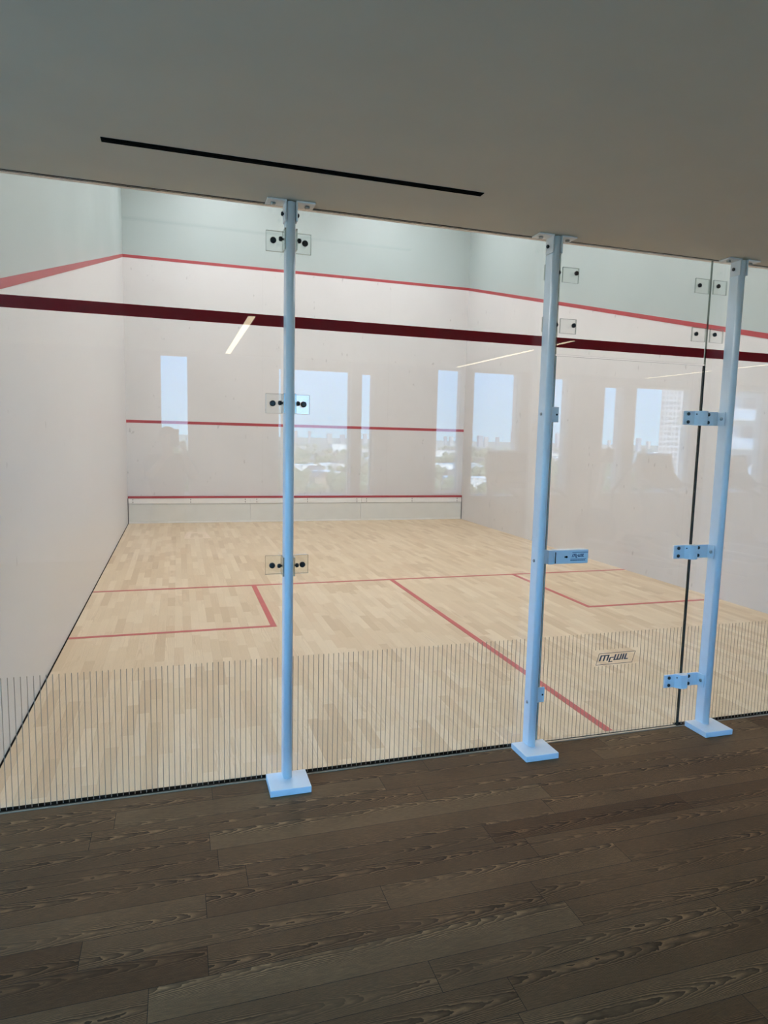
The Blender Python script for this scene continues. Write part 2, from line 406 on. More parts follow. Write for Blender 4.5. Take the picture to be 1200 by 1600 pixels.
# ------------------------------------------------------------------ glass wall
GY = .006
def stripes_mesh(bm, x0, x1, skip=None):
    k0 = math.ceil((x0 + .006 - .0035) / .0248)
    x = k0 * .0248 + .0035
    while x < x1 - .006:
        segs = [(.004, .597)]
        if skip and skip[0] < x < skip[1]: segs = [(.004, skip[2]), (skip[3], .597)]
        for a, b in segs: add_box(bm, x - .0016, x + .0016, GY + .0003, GY + .0009, a, b)
        x += .0248
def pane(name, x0, x1, z0, z1, parent, edge='edge'):
    bm = bmesh.new()
    fs = add_box(bm, x0, x1, -GY, GY, z0, z1)
    for f in bm.faces:
        if abs(f.normal.y) < .5: f.material_index = 1
    bm.normal_update()
    for f in bm.faces: f.material_index = 0 if abs(f.normal.y) > .5 else 1
    return obj(name, bm, [M['glass'], M[edge]], parent)
def panel(x0, x1, label, edge='edge'):
    p = tag(empty('glass_screen', ((x0 + x1) / 2, 0, 0)), label, 'glass screen')
    c = (x0 + x1) / 2
    pane('pane', x0 - c, x1 - c, .0006, H - .003, p, edge)
    box('out_line_band', (x0 - c, x1 - c, GY + .0003, GY + .0010, 2.130, 2.180), M['redglass'], p)
    bm = bmesh.new(); stripes_mesh(bm, x0, x1)
    bmesh.ops.translate(bm, vec=(-c, 0, 0), verts=bm.verts[:])
    obj('safety_stripes', bm, M['stripe'], p, fix=False)
    return p
panel(.004, 1.331, 'fixed glass panel between the left court wall and the first white post')
panel(1.335, 2.698, 'fixed glass panel between the first white post and the latch post of the door')
p3 = panel(3.644, W - .004, 'fixed glass panel behind the hinge post, reaching to the right court wall', 'softedge')

# transom over the door
DX0, DX1 = 2.706, 3.634
tr = tag(empty('glass_transom', ((DX0 + DX1) / 2, 0, 2.094)), 'clear glass transom panel over the door, crossed by the crimson line', 'glass transom')
cx = (DX0 + DX1) / 2
pane('pane', DX0 - cx - .002, DX1 - cx + .006, 0, H - 2.097, tr, 'softedge')
box('out_line_band', (DX0 - cx - .002, DX1 - cx + .004, GY + .0003, GY + .0010, 2.130 - 2.094, 2.180 - 2.094), M['redglass'], tr)
def bolt_y(bm, x, y, z, r=.012, ln=.012, mi=0):
    """round headed bolt standing off a face that looks towards -y"""
    add_tube(bm, [(x, y, z), (x, y - ln, z)], [r * .55, r * .55], 14, mi)
    add_tube(bm, [(x, y - ln * .35, z), (x, y - ln, z), (x, y - ln * 1.25, z)], [r, r, r * .6], 16, mi)
M['acryledge'] = glass_mat('bracket_edge', (.55, .60, .58), .10)
def edge_faces(bm):
    bm.normal_update()
    for f in bm.faces: f.material_index = 0 if max(abs(c) for c in f.normal) > .98 and f.calc_area() > .0012 else 1
def clip(parent, x0, x1, z0, z1, bx, bz, off):
    bm = bmesh.new(); add_box(bm, x0 - off[0], x1 - off[0], -.017, -GY - .0004, z0 - off[2], z1 - off[2], bev=.0012)
    edge_faces(bm); c = obj('glass_clip', bm, [M['acryl'], M['acryledge']], parent)
    bm = bmesh.new(); bolt_y(bm, bx - off[0], -.017, bz - off[2], .0115, .013)
    obj('bolt', bm, M['bolt'], c)
toff = (cx, 0, 2.094)
for z0, z1, zb in ((2.450, 2.525, 2.497), (2.198, 2.272, 2.239)):
    clip(tr, 2.712, 2.806, z0, z1, 2.784, zb, toff)
for z0, z1, zb in ((2.468, 2.546, 2.506), (2.212, 2.287, 2.250)):
    clip(tr, 3.530, 3.622, z0, z1, 3.548, zb, toff)

# hinged glass door
door = tag(empty('glass_door', (cx, 0, 0)), 'clear hinged glass door with latch box, three hinges and a printed maker mark', 'door')
pane('pane', DX0 - cx, DX1 - cx, .008, 2.086, door)
bm = bmesh.new(); stripes_mesh(bm, DX0, DX1, (3.035, 3.335, .405, .500))
bmesh.ops.translate(bm, vec=(-cx, 0, 0), verts=bm.verts[:])
obj('safety_stripes', bm, M['stripe'], door, fix=False)
box('edge_seal', (DX1 - cx + .0005, DX1 - cx + .0085, -GY - .001, GY + .001, .004, 2.086), M['rubber'], door)
box('closing_edge_strip', (DX0 - cx - .0055, DX0 - cx - .0005, -.004, .004, .006, 2.086), M['paleedge'], door)
# maker mark: slanted frame and block letters
def strokes(bm, segs, org, sx, sz, slant, th, y0, y1):
    """each segment is an axis-aligned bar in letter space; slanted afterwards"""
    for a, b, c, d in segs:
        q = [(a, b), (c, b), (c, d), (a, d)]
        pts = [(org[0] + (u + slant * v) * sx, org[1] + v * sz) for u, v in q]
        add_prism(bm, pts, 'y', y0, y1)
def makermark(name, x0, z0, wd, ht, y0, y1, mat, parent, framed=True, url=False):
    bm = bmesh.new(); t = .11; sl = .38
    # letters in units: height 1 -> letter height; widths below
    S = []
    def bar(a, b, c, d): S.append((a, b, c, d))
    # M : arch with three legs
    bar(0, 1 - t * 1.5, 1.22, 1); bar(0, 0, .2, 1); bar(.52, 0, .72, 1); bar(1.02, 0, 1.22, 1)
    # small dropped C
    bar(1.36, .42, 1.92, .58); bar(1.36, -.28, 1.54, .58); bar(1.36, -.28, 1.92, -.12)
    # W : trough with three legs
    bar(1.98, 0, 2.98, .17); bar(1.98, 0, 2.18, 1); bar(2.40, 0, 2.58, 1); bar(2.80, 0, 2.98, 1)
    # I, L
    bar(3.12, 0, 3.32, 1); bar(3.46, 0, 3.66, 1); bar(3.46, 0, 4.02, .17)
    lh = ht * .50; u = wd * .82 / 4.5
    strokes(bm, S, (x0 + wd * .075, z0 + ht * .33), u, lh, sl * lh / u * .9, t, y0, y1)
    if framed:
        k = sl * 1.0; e = ht * .035
        P = lambda a, b: (x0 + a + k * b * .75, z0 + b)
        w2 = wd - k * ht * .75
        for q in ([P(0, 0), P(w2, 0), P(w2, e), P(0, e)], [P(0, ht - e), P(w2, ht - e), P(w2, ht), P(0, ht)],
                  [P(0, 0), P(e, 0), P(e, ht), P(0, ht)], [P(w2 - e, 0), P(w2, 0), P(w2, ht), P(w2 - e, ht)]):
            add_prism(bm, q, 'y', y0, y1)
    return obj(name, bm, mat, parent)
makermark('maker_mark', 3.050 - cx, .418, .258, .066, -GY - .0010, -GY - .0003, M['greyprint'], door)

# latch box on the door
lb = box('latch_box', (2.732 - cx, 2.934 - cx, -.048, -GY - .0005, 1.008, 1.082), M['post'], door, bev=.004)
makermark('maker_mark', 2.826 - cx, 1.032, .100, .034, -.0488, -.0478, M['navy'], lb, framed=False)
bm = bmesh.new()
add_box(bm, 2.836 - cx, 2.932 - cx, -.0488, -.0478, 1.0665, 1.0690)
add_box(bm, 2.826 - cx, 2.921 - cx, -.0488, -.0478, 1.0325, 1.0345)
x = 2.826
for k in range(14):
    wd = (.004, .0055, .0035, .006)[k % 4]
    add_box(bm, x - cx, x + wd - cx, -.0488, -.0478, 1.0235, 1.0285); x += wd + .0018
obj('printed_web_address', bm, M['navy'], lb)
bm = bmesh.new(); add_tube(bm, [(2.802 - cx, -.0465, 1.045), (2.802 - cx, -.0500, 1.045)], .006, 16); add_box(bm, 2.790 - cx, 2.802 - cx, -.0495, -.0465, 1.041, 1.049)
obj('keyhole', bm, M['black'], lb)
bm = bmesh.new(); add_box(bm, 2.7335 - cx, 2.7375 - cx, -.0495, -.046, 1.012, 1.072); obj('bolt_slot', bm, M['black'], lb)

# hinges
def hinge(zc):
    h = empty('hinge'); h.parent = door; h.location = (3.640 - cx, -GY - .0005, zc)
    q = .038
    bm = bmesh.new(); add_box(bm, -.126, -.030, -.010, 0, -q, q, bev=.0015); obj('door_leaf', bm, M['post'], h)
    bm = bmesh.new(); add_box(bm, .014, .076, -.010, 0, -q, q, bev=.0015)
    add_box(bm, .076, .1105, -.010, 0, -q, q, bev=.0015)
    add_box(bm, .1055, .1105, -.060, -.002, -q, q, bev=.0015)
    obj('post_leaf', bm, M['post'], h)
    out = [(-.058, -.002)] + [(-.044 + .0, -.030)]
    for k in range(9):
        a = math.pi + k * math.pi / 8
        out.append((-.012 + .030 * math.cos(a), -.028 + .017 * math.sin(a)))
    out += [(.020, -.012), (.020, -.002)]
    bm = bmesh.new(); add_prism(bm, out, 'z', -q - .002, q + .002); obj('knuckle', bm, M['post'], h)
    for bx, bz in ((-.098, .022), (-.098, -.022), (.038, .022), (.038, -.022)):
        bm = bmesh.new(); bolt_y(bm, bx, -.010, bz, .0095, .007); obj('bolt', bm, M['bolt'], h)
    bm = bmesh.new(); add_tube(bm, [(.1055, -.040, 0), (.100, -.040, 0), (.097, -.040, 0)], [.009, .009, .005], 14); obj('bolt', bm, M['steel'], h)
    bm = bmesh.new(); add_tube(bm, [(-.049, -.0215, .022), (-.051, -.0225, .022)], .0035, 10); obj('set_screw', bm, M['black'], h)
    return h
for z in (1.797, 1.045, .285): hinge(z)

# ------------------------------------------------------------------ posts
def oval(hw, yf, yb, n=10):
    """plan of the upright: flat back and sides, rounded front (towards -y)"""
    r = hw
    pts = [(hw - .004, yb), (hw, yb - .004)]
    for k in range(n + 1):
        a = -k * math.pi / n
        pts.append((r * math.cos(a), yf + r * .9 + r * .9 * math.sin(a)))
    pts += [(-hw, yb - .004), (-hw + .004, yb)]
    return pts
def bolt_x(bm, x, y, z, s, r=.010, ln=.012):
    add_tube(bm, [(x, y, z), (x + s * ln * .5, y, z)], [r * .5, r * .5], 12)
    add_tube(bm, [(x + s * ln * .4, y, z), (x + s * ln, y, z), (x + s * ln * 1.3, y, z)], [r, r, r * .6], 16)
def make_post(x, label, bx=0.0):
    p = tag(empty('glass_post', (x, 0, 0)), label, 'post', 'white steel posts of the glass wall')
    bm = bmesh.new(); hw = .0205
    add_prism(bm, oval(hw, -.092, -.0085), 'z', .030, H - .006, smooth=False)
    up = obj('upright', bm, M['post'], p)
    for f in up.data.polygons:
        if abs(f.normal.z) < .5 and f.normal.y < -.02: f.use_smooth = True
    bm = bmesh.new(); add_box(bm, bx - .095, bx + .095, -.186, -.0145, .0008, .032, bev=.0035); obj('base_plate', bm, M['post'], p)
    for s in (-1, 1):
        bm = bmesh.new()
        a, b_ = sorted((s * .0210, s * .104)); add_box(bm, a, b_, -.095, -.0145, H - .0085, H - .0015, bev=.001)
        a, b_ = sorted((s * .0210, s * .0270)); add_box(bm, a, b_, -.090, -.020, H - .085, H - .0085, bev=.001)
        hb = obj('head_bracket', bm, M['bracket'], p)
        bm = bmesh.new(); add_tube(bm, [(s * .074, -.052, H - .0085), (s * .074, -.052, H - .016), (s * .074, -.052, H - .019)], [.011, .011, .006], 14); obj('bolt', bm, M['steel'], hb)
        bm = bmesh.new(); bolt_x(bm, s * .027, -.050, H - .050, s, .009, .010); obj('bolt', bm, M['bolt'], hb)
    return p
def angle_clamps(p, zs):
    for z in zs:
        for s in (-1, 1):
            bm = bmesh.new()
            a, b_ = sorted((s * .0265, s * .100)); add_box(bm, a, b_, -.018, -GY - .0006, z - .044, z + .044, bev=.0012)
            a, b_ = sorted((s * .0212, s * .0285)); add_box(bm, a, b_, -.080, -.0085, z - .044, z + .044, bev=.0012)
            edge_faces(bm); g = obj('glass_clamp', bm, [M['acryl'], M['acryledge']], p)
            bm = bmesh.new(); bolt_y(bm, s * .070, -.018, z, .0135, .014); obj('bolt', bm, M['bolt'], g)
            bm = bmesh.new(); bolt_x(bm, s * .0285, -.052, z + .002, s, .0105, .016); obj('bolt', bm, M['bolt'], g)
p1 = make_post(1.3315, 'white post with clear angle clamps, standing left of the glass door and apart from it')
angle_clamps(p1, (2.494, 1.789, 1.049))
p2 = make_post(2.633, 'white post on the latch side of the glass door', .006)
p3_ = make_post(3.776, 'white post on the hinge side of the glass door', 0.0)
# latch post: stop plates, keeper, through bolts, side clips of the transom
for z, hgt in ((1.787, .078), (.289, .084)):
    bm = bmesh.new(); add_box(bm, .0215, .0265, -.065, -.0085, z - hgt / 2, z + hgt / 2, bev=.001)
    add_box(bm, .0215, .091, -.026, -.020, z - hgt / 2, z + hgt / 2, bev=.001)
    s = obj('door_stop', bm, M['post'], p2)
    for hx in (.041, .080):
        bm = bmesh.new(); add_tube(bm, [(hx, -.0255, z), (hx, -.0268, z)], .0052, 12); obj('screw', bm, M['black'], s)
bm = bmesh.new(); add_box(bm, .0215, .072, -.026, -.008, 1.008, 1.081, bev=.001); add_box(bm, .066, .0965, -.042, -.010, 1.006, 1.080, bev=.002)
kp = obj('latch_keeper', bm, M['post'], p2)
bm = bmesh.new(); add_tube(bm, [(.044, -.0255, 1.045), (.044, -.0268, 1.045)], .005, 12); obj('screw', bm, M['black'], kp)
for z in (1.787, 1.031, .266):
    bm = bmesh.new(); add_tube(bm, [(-.0205, -.045, z), (-.0245, -.045, z), (-.0265, -.045, z)], [.0085, .0085, .005], 14); obj('bolt', bm, M['steel'], p2)
for z0, z1, zb in ((2.450, 2.525, 2.492), (2.198, 2.272, 2.236)):
    clip(p2, 2.610, 2.694, z0, z1, 2.682, zb, (2.633, 0, 0))
for z0, z1, zb in ((2.470, 2.546, 2.512), (2.212, 2.287, 2.254)):
    clip(p3_, 3.650, 3.740, z0, z1, 3.672, zb, (3.776, 0, 0))

# ------------------------------------------------------------------ ceiling slot diffuser and lamps
sd = tag(empty('ceiling_air_vent', (1.335, -.456, H)), 'long black linear air slot in the ceiling in front of the glass', 'air vent')
bm = bmesh.new(); hx, hy = .722, .019
add_box(bm, -hx, hx, -hy, -hy + .003, -.003, -.0002); add_box(bm, -hx, hx, hy - .003, hy, -.003, -.0002)
add_box(bm, -hx, -hx + .003, -hy, hy, -.003, -.0002); add_box(bm, hx - .003, hx, -hy, hy, -.003, -.0002)
obj('rim', bm, M['black'], sd)
box('slot', (-hx + .003, hx - .003, -hy + .003, hy - .003, -.0012, -.0002), M['black'], sd)
bm = bmesh.new(); add_box(bm, -hx + .004, hx - .004, -.002, .002, -.0035, -.0013); obj('blade', bm, M['black'], sd)

lab = {1.47: 'slim warm ceiling light strip mirrored in the glass left of the first post', 4.606: 'slim warm ceiling light strip mirrored in the glass left of the latch post',
       7.75: 'slim warm ceiling light strip mirrored in the door glass near the hinge post'}
for x, l in lab.items():
    t = tag(empty('ceiling_strip_light', (x, -4.4, H)), l, 'ceiling light', 'linear ceiling lights')
    bm = bmesh.new(); add_box(bm, -.040, -.032, -1.5, 1.5, -.012, -.0005); add_box(bm, .032, .040, -1.5, 1.5, -.012, -.0005)
    add_box(bm, -.032, .032, -1.5, -1.492, -.012, -.0005); add_box(bm, -.032, .032, 1.492, 1.5, -.012, -.0005)
    obj('housing', bm, M['fixture'], t)
    box('diffuser', (-.031, .031, -1.491, 1.491, -.009, -.0006), M['lamp'], t)
for i, y in enumerate((1.7, 4.8, 8.2)):
    for j, x in enumerate((1.6, 4.8)):
        t = tag(empty('ceiling_panel_light', (x, y, TOP)), '%s panel light high over the %s part of the court, above the frame' % (('left', 'right')[j] + ' white', ('near', 'middle', 'far')[i]), 'ceiling light', 'court ceiling lights')
        bm = bmesh.new(); add_box(bm, -.66, .66, -.36, .36, -.06, -.001, bev=.004); obj('housing', bm, M['fixture'], t)
        box('diffuser', (-.63, .63, -.33, .33, -.066, -.0605), M['courtlamp'], t)

# ------------------------------------------------------------------ gym machines by the windows (seen mirrored in the glass)
M['gymblack'] = flat('black_plastic', (.022, .022, .024), .45, var=.1)
M['gymgrey'] = flat('silver_grey_frame', (.30, .30, .31), .35, metal=.4, var=.05)
M['belt'] = flat('running_belt', (.014, .014, .015), .75, var=.1, scale=40)
M['screen'] = flat('dark_screen_glass', (.010, .012, .016), .08, var=.05)
def treadmill(x, y, rz, label):
    t = tag(empty('treadmill', (x, y, 0), rz), label, 'treadmill', 'treadmills by the windows')
    bm = bmesh.new()
    for s in (-1, 1): add_box(bm, s * .33 - .06, s * .33 + .06, -.55, 1.15, .03, .20, bev=.02)
    add_box(bm, -.27, .27, -.50, 1.10, .09, .155, bev=.01); add_box(bm, -.30, .30, 1.02, 1.14, .03, .17, bev=.01)
    obj('deck', bm, M['gymgrey'], t)
    bm = bmesh.new(); add_box(bm, -.25, .25, -.42, 1.08, .150, .166, bev=.004); obj('running_belt', bm, M['belt'], t)
    bm = bmesh.new(); add_prism(bm, [(-.95, .02), (-.40, .02), (-.40, .20), (-.55, .29), (-.85, .30), (-.95, .22)], 'x', -.36, .36); obj('motor_hood', bm, M['gymblack'], t)
    for s in (-1, 1):
        bm = bmesh.new(); add_tube(bm, [(s * .37, -.50, .02), (s * .375, -.56, .60), (s * .37, -.66, 1.12)], [.045, .040, .036], 12); obj('upright', bm, M['gymgrey'], t)
        bm = bmesh.new(); add_tube(bm, [(s * .35, -.66, 1.08), (s * .37, -.45, 1.05), (s * .37, -.05, .98), (s * .37, .05, .93)], .024, 12); obj('handrail', bm, M['gymblack'], t)
    bm = bmesh.new(); add_prism(bm, [(-.78, 1.06), (-.50, 1.00), (-.48, 1.07), (-.66, 1.22), (-.72, 1.48), (-.78, 1.50), (-.84, 1.30)], 'x', -.33, .33)
    c = obj('console', bm, M['gymblack'], t)
    bm = bmesh.new(); add_prism(bm, [(-.655, 1.225), (-.650, 1.228), (-.709, 1.468), (-.716, 1.465)], 'x', -.26, .26); obj('screen', bm, M['screen'], c)
    return t
treadmill(7.72, -4.60, R(-10), 'dark treadmill mirrored in the door glass beside the hinge post')
treadmill(9.12, -4.60, R(-10), 'dark treadmill mirrored in the glass just past the hinge post')
treadmill(5.28, -4.60, R(-6), 'dark treadmill mirrored in the glass just before the latch post')
el = tag(empty('elliptical_trainer', (6.75, -4.85, 0), R(-20)), 'dark elliptical trainer with curved arms mirrored in the door glass', 'exercise machine')
bm = bmesh.new(); add_box(bm, -.05, .05, -.75, .95, .02, .10, bev=.01); add_box(bm, -.30, .30, -.78, -.70, .0, .07, bev=.01); add_box(bm, -.30, .30, .88, .96, .0, .07, bev=.01); obj('base_frame', bm, M['gymgrey'], el)
bm = bmesh.new(); add_tube(bm, [(-.09, -.45, .40), (.09, -.45, .40)], .30, 28); obj('flywheel_housing', bm, M['gymblack'], el)
bm = bmesh.new(); add_tube(bm, [(0, -.50, .60), (0, -.40, 1.10), (0, -.36, 1.42)], [.05, .04, .035], 12); obj('mast', bm, M['gymgrey'], el)
bm = bmesh.new(); add_box(bm, -.17, .17, -.40, -.33, 1.36, 1.56, bev=.02); obj('console', bm, M['gymblack'], el)
for s in (-1, 1):
    bm = bmesh.new(); add_tube(bm, [(s * .27, -.42, .50), (s * .29, -.40, .95), (s * .29, -.28 + s * .10, 1.25), (s * .25, -.08 + s * .14, 1.45), (s * .20, -.02 + s * .14, 1.58)], [.026, .026, .024, .022, .022], 12); obj('arm', bm, M['gymblack'], el)
    bm = bmesh.new(); add_tube(bm, [(s * .16, -.45, .40 + s * .14), (s * .16, .10, .30 + s * .05), (s * .16, .82, .14)], .024, 10); obj('pedal_rail', bm, M['gymgrey'], el)
    bm = bmesh.new(); add_box(bm, s * .16 - .075, s * .16 + .075, .05, .42, .31 + s * .04, .345 + s * .04, bev=.012); obj('pedal', bm, M['gymblack'], el)

# ------------------------------------------------------------------ the photographer (seen faintly mirrored in the glass)
def skin_mesh(name, verts, edges, radii, mats, parent=None, sub=2, root=0):
    me = bpy.data.meshes.new(name); me.from_pydata([Vector(v) for v in verts], edges, []); me.update()
    o = link(name, me, (), None)
    md = o.modifiers.new('s', 'SKIN'); md.use_smooth_shade = True
    for i, r in enumerate(radii):
        sv = me.skin_vertices[0].data[i]; sv.radius = r if isinstance(r, tuple) else (r, r); sv.use_root = (i == root)
    m2 = o.modifiers.new('d', 'SUBSURF'); m2.levels = sub; m2.render_levels = sub
    dg = bpy.context.evaluated_depsgraph_get(); dg.update()
    nm = bpy.data.meshes.new_from_object(o.evaluated_get(dg)); nm.name = name
    bpy.data.objects.remove(o, do_unlink=True)
    for p in nm.polygons: p.use_smooth = True
    nm.materials.clear()
    return link(name, nm, mats, parent)
def join_meshes(o, others):
    bm = bmesh.new(); bm.from_mesh(o.data)
    for q in others:
        bm.from_mesh(q.data); bpy.data.objects.remove(q, do_unlink=True)
    bm.to_mesh(o.data); bm.free()
    for p in o.data.polygons: p.use_smooth = True
M['skin'] = flat('skin_tone', (.46, .29, .21), .5, var=.04); M['hairm'] = flat('dark_hair', (.018, .014, .012), .5, var=.2, scale=60)
M['shirt'] = flat('dark_grey_shirt', (.050, .050, .055), .85, var=.08); M['jeans'] = flat('dark_trousers', (.025, .028, .038), .85, var=.1); M['shoe'] = flat('black_shoe', (.015, .015, .015), .5, var=.1)
PX, PY = .765, -3.56
J = dict(wa=(0, -.005, 1.07), hem=(0, 0, .85), pel=(0, 0, .93), sp=(0, -.01, 1.08), ch=(0, -.01, 1.28), nk=(0, .0, 1.43), nk2=(0, .015, 1.49), hd=(0, .035, 1.575), hd2=(0, .02, 1.625),
         shl=(-.17, -.01, 1.375), ell=(-.153, .232, 1.25), wrl=(.0, .335, 1.455), shr=(.17, -.01, 1.375), elr=(.239, .208, 1.23), wrr=(.140, .320, 1.455),
         hpl=(-.09, 0, .90), knl=(-.105, .02, .49), anl=(-.11, -.02, .09), tol=(-.13, .13, .035), hpr=(.09, 0, .90), knr=(.105, .02, .49), anr=(.11, -.02, .09), tor=(.13, .13, .035))
def P(k): v = J[k]; return (v[0] + PX, v[1] + PY, v[2])
def chain(names): return [P(n) for n in names]
per = empty('person', (0, 0, 0)); tag(per, 'person in dark clothes holding up a phone, mirrored left of the first post', 'person')
ks = [k for k in J if k not in ('wa', 'hem')]; E_ = [('pel', 'sp'), ('sp', 'ch'), ('ch', 'nk'), ('nk', 'nk2'), ('nk2', 'hd'), ('hd', 'hd2'), ('ch', 'shl'), ('shl', 'ell'), ('ell', 'wrl'), ('ch', 'shr'), ('shr', 'elr'), ('elr', 'wrr'),
    ('pel', 'hpl'), ('hpl', 'knl'), ('knl', 'anl'), ('anl', 'tol'), ('pel', 'hpr'), ('hpr', 'knr'), ('knr', 'anr'), ('anr', 'tor')]
RAD = dict(pel=.095, sp=.088, ch=(.115, .10), nk=.052, nk2=.05, hd=(.072, .088), hd2=(.068, .080), shl=.055, ell=.040, wrl=.025, shr=.055, elr=.040, wrr=.025,
           hpl=.085, knl=.055, anl=.038, tol=.032, hpr=.085, knr=.055, anr=.038, tor=.032)
body = skin_mesh('body', [P(k) for k in ks], [(ks.index(a), ks.index(b_)) for a, b_ in E_], [RAD[k] for k in ks], [M['skin']], None, 2)
bits = []
def fingers(wr, sgn, tips):
    w_ = Vector(P(wr)); out = []
    pm = [w_ + Vector(v) for v in ((0, -.016, -.030), (sgn * .008, .020, .028), (sgn * .012, .042, .060))]
    out.append(skin_mesh('palm', pm, [(0, 1), (1, 2)], [.030, (.019, .034), (.015, .034)], [M['skin']], None, 1))
    for (o0, k1, k2, tip) in tips:
        pts = [w_ + Vector(v) for v in (o0, k1, k2, tip)]
        out.append(skin_mesh('finger', pts, [(0, 1), (1, 2), (2, 3)], [.0095, .009, .0085, .007], [M['skin']], None, 1))
    return out
for wr, sg in (('wrl', -1), ('wrr', 1)):
    tips = []
    for i in range(4):
        z = .100 - i * .020
        tips.append(((sg * .010, .040, z - .015), (sg * .006, .074, z), (-sg * .012, .092, z + .003), (-sg * (.034 - .004 * abs(i - 1)), .090, z + .002)))
    tips.append(((sg * .004, .020, .040), (-sg * .012, .036, .062), (-sg * .024, .046, .084), (-sg * .030, .050, .100)))
    bits += fingers(wr, sg, tips)
hc = Vector(P('hd'))
bm = bmesh.new()
add_prism(bm, [(.076, -.012), (.100, -.016), (.092, .0), (.080, .035)], 'x', -.013, .013)          # nose
for sx in (-1, 1): add_ball(bm, (sx * .076, .0, .0), .03, 10, 8, sc=(.35, .6, 1.0)); add_ball(bm, (sx * .030, .076, .026), .0125, 10, 8, 1)
add_ball(bm, (0, .078, -.045), .024, 12, 8, 2, sc=(1.0, .35, .32))
bmesh.ops.translate(bm, vec=hc, verts=bm.verts[:]); bits.append(obj('face', bm, M['skin']))
join_meshes(body, bits); body.parent = per
body.data.materials.append(M['hairm']); body.data.materials.append(flat('lips', (.36, .15, .13), .5))
bm = bmesh.new(); add_ball(bm, hc + Vector((0, -.022, .035)), .093, 24, 18, sc=(.90, 1.04, .93))
bmesh.ops.delete(bm, geom=[v for v in bm.verts if v.co.y > hc.y + .030 and v.co.z < hc.z + .036], context='VERTS'); obj('hair', bm, M['hairm'], per, fix=False)
sk = ['hem', 'sp', 'ch', 'nk', 'shl', 'ell', 'shr', 'elr']; se = [('hem', 'sp'), ('sp', 'ch'), ('ch', 'nk'), ('ch', 'shl'), ('shl', 'ell'), ('ch', 'shr'), ('shr', 'elr')]
skin_mesh('shirt', [P(k) for k in sk], [(sk.index(a), sk.index(b_)) for a, b_ in se], [.155, .142, (.135, .125), .062, .070, .054, .070, .054], [M['shirt']], per)
tk = ['wa', 'pel', 'hpl', 'knl', 'anl', 'hpr', 'knr', 'anr']; te = [('wa', 'pel'), ('pel', 'hpl'), ('hpl', 'knl'), ('knl', 'anl'), ('pel', 'hpr'), ('hpr', 'knr'), ('knr', 'anr')]
skin_mesh('trousers', [P(k) for k in tk], [(tk.index(a), tk.index(b_)) for a, b_ in te], [.125, .135, .098, .070, .056, .092, .070, .056], [M['jeans']], per)
for a, t_ in (('anl', 'tol'), ('anr', 'tor')):
    A = Vector(P(a)); T_ = Vector(P(t_))
    skin_mesh('shoe', [A + Vector((0, -.05, -.048)), A + Vector((0, .02, -.045)), T_ + Vector((0, -.01, .005)), T_ + Vector((0, .05, .002))], [(0, 1), (1, 2), (2, 3)], [.040, (.046, .046), (.044, .038), (.036, .032)], [M['shoe']], per, 2, 1)
ph = tag(empty('phone', (.8528, -3.1525, 1.6549), R(-18)), 'dark phone held up at eye level by the person mirrored in the glass', 'phone')
bm = bmesh.new(); add_box(bm, -.055, .018, -.020, -.012, -.135, .016, bev=.003); obj('phone_body', bm, M['gymblack'], ph)
bm = bmesh.new(); add_box(bm, -.052, .015, -.0208, -.0199, -.130, .012); obj('phone_screen', bm, M['screen'], ph)

# ------------------------------------------------------------------ the city beyond the windows
GZ = -32.0
def mirror_xy(dx, t): return .853 + dx * t, 3.152 - t      # where a mirrored direction and distance really lie
bld = lambda n, c: flat(n, c, .8, var=.08, scale=.05)
M['c_white'] = bld('pale_render', (.72, .70, .66)); M['c_brick'] = bld('red_brick', (.34, .17, .12)); M['c_grey'] = bld('grey_concrete', (.42, .42, .42))
M['c_tan'] = bld('tan_brick', (.48, .38, .28)); M['c_roof'] = bld('dark_shingle', (.12, .11, .11)); M['c_tower'] = bld('pale_tower_concrete', (.56, .53, .52)); M['c_block'] = bld('pale_balcony', (.52, .51, .49)); M['c_towerwin'] = flat('tower_window', (.12, .115, .12), .4, var=.1)
M['c_far'] = bld('haze_tinted_cladding', (.30, .34, .40))  # distant haze put into the far tower colour
M['c_win'] = flat('dark_window_glass', (.10, .12, .15), .15, var=.1); M['c_road'] = bld('asphalt_road', (.30, .30, .31))
M['c_slab'] = bld('white_balcony_concrete', (.80, .79, .76)); M['c_glass'] = flat('balcony_glass', (.45, .52, .58), .1, var=.05)
def mat_ground():
    b = NB('suburban_ground'); p = b.pos()
    c = b.ramp(b.noise(p, .012, 6, .6), [(.30, (.13, .16, .08)), (.48, (.22, .22, .15)), (.60, (.33, .31, .28)), (.75, (.42, .40, .37))])  # ground tones raised to stand in for hazy air
    return b.bsdf(c, .9)
M['ground'] = mat_ground()
M['leaf'] = flat('tree_canopy_green', (.10, .135, .06), .9, var=.35, scale=.08)  # canopy green lightened in place of haze
bm = bmesh.new(); add_box(bm, -6000, 6000, -7000, -12, GZ - 1, GZ); gobj = struct(obj('ground', bm, M['ground']))
for i, (dx0, dx1, t0, t1, wd) in enumerate(((.02, .42, 400, 520, 12), (.38, .95, 430, 600, 12), (.10, .16, 360, 2200, 10), (.60, .52, 360, 2000, 10), (-.3, 1.1, 900, 980, 14))):
    a = Vector((*mirror_xy(dx0, t0), 0)); b_ = Vector((*mirror_xy(dx1, t1), 0)); d = (b_ - a).normalized(); nrm = Vector((-d.y, d.x, 0)) * wd / 2
    bm = bmesh.new(); add_prism(bm, [(q.x, q.y) for q in (a - nrm, b_ - nrm, b_ + nrm, a + nrm)], 'z', GZ + .01, GZ + .10 + .02 * i); struct(obj('road_%d' % (i + 1), bm, M['c_road']))

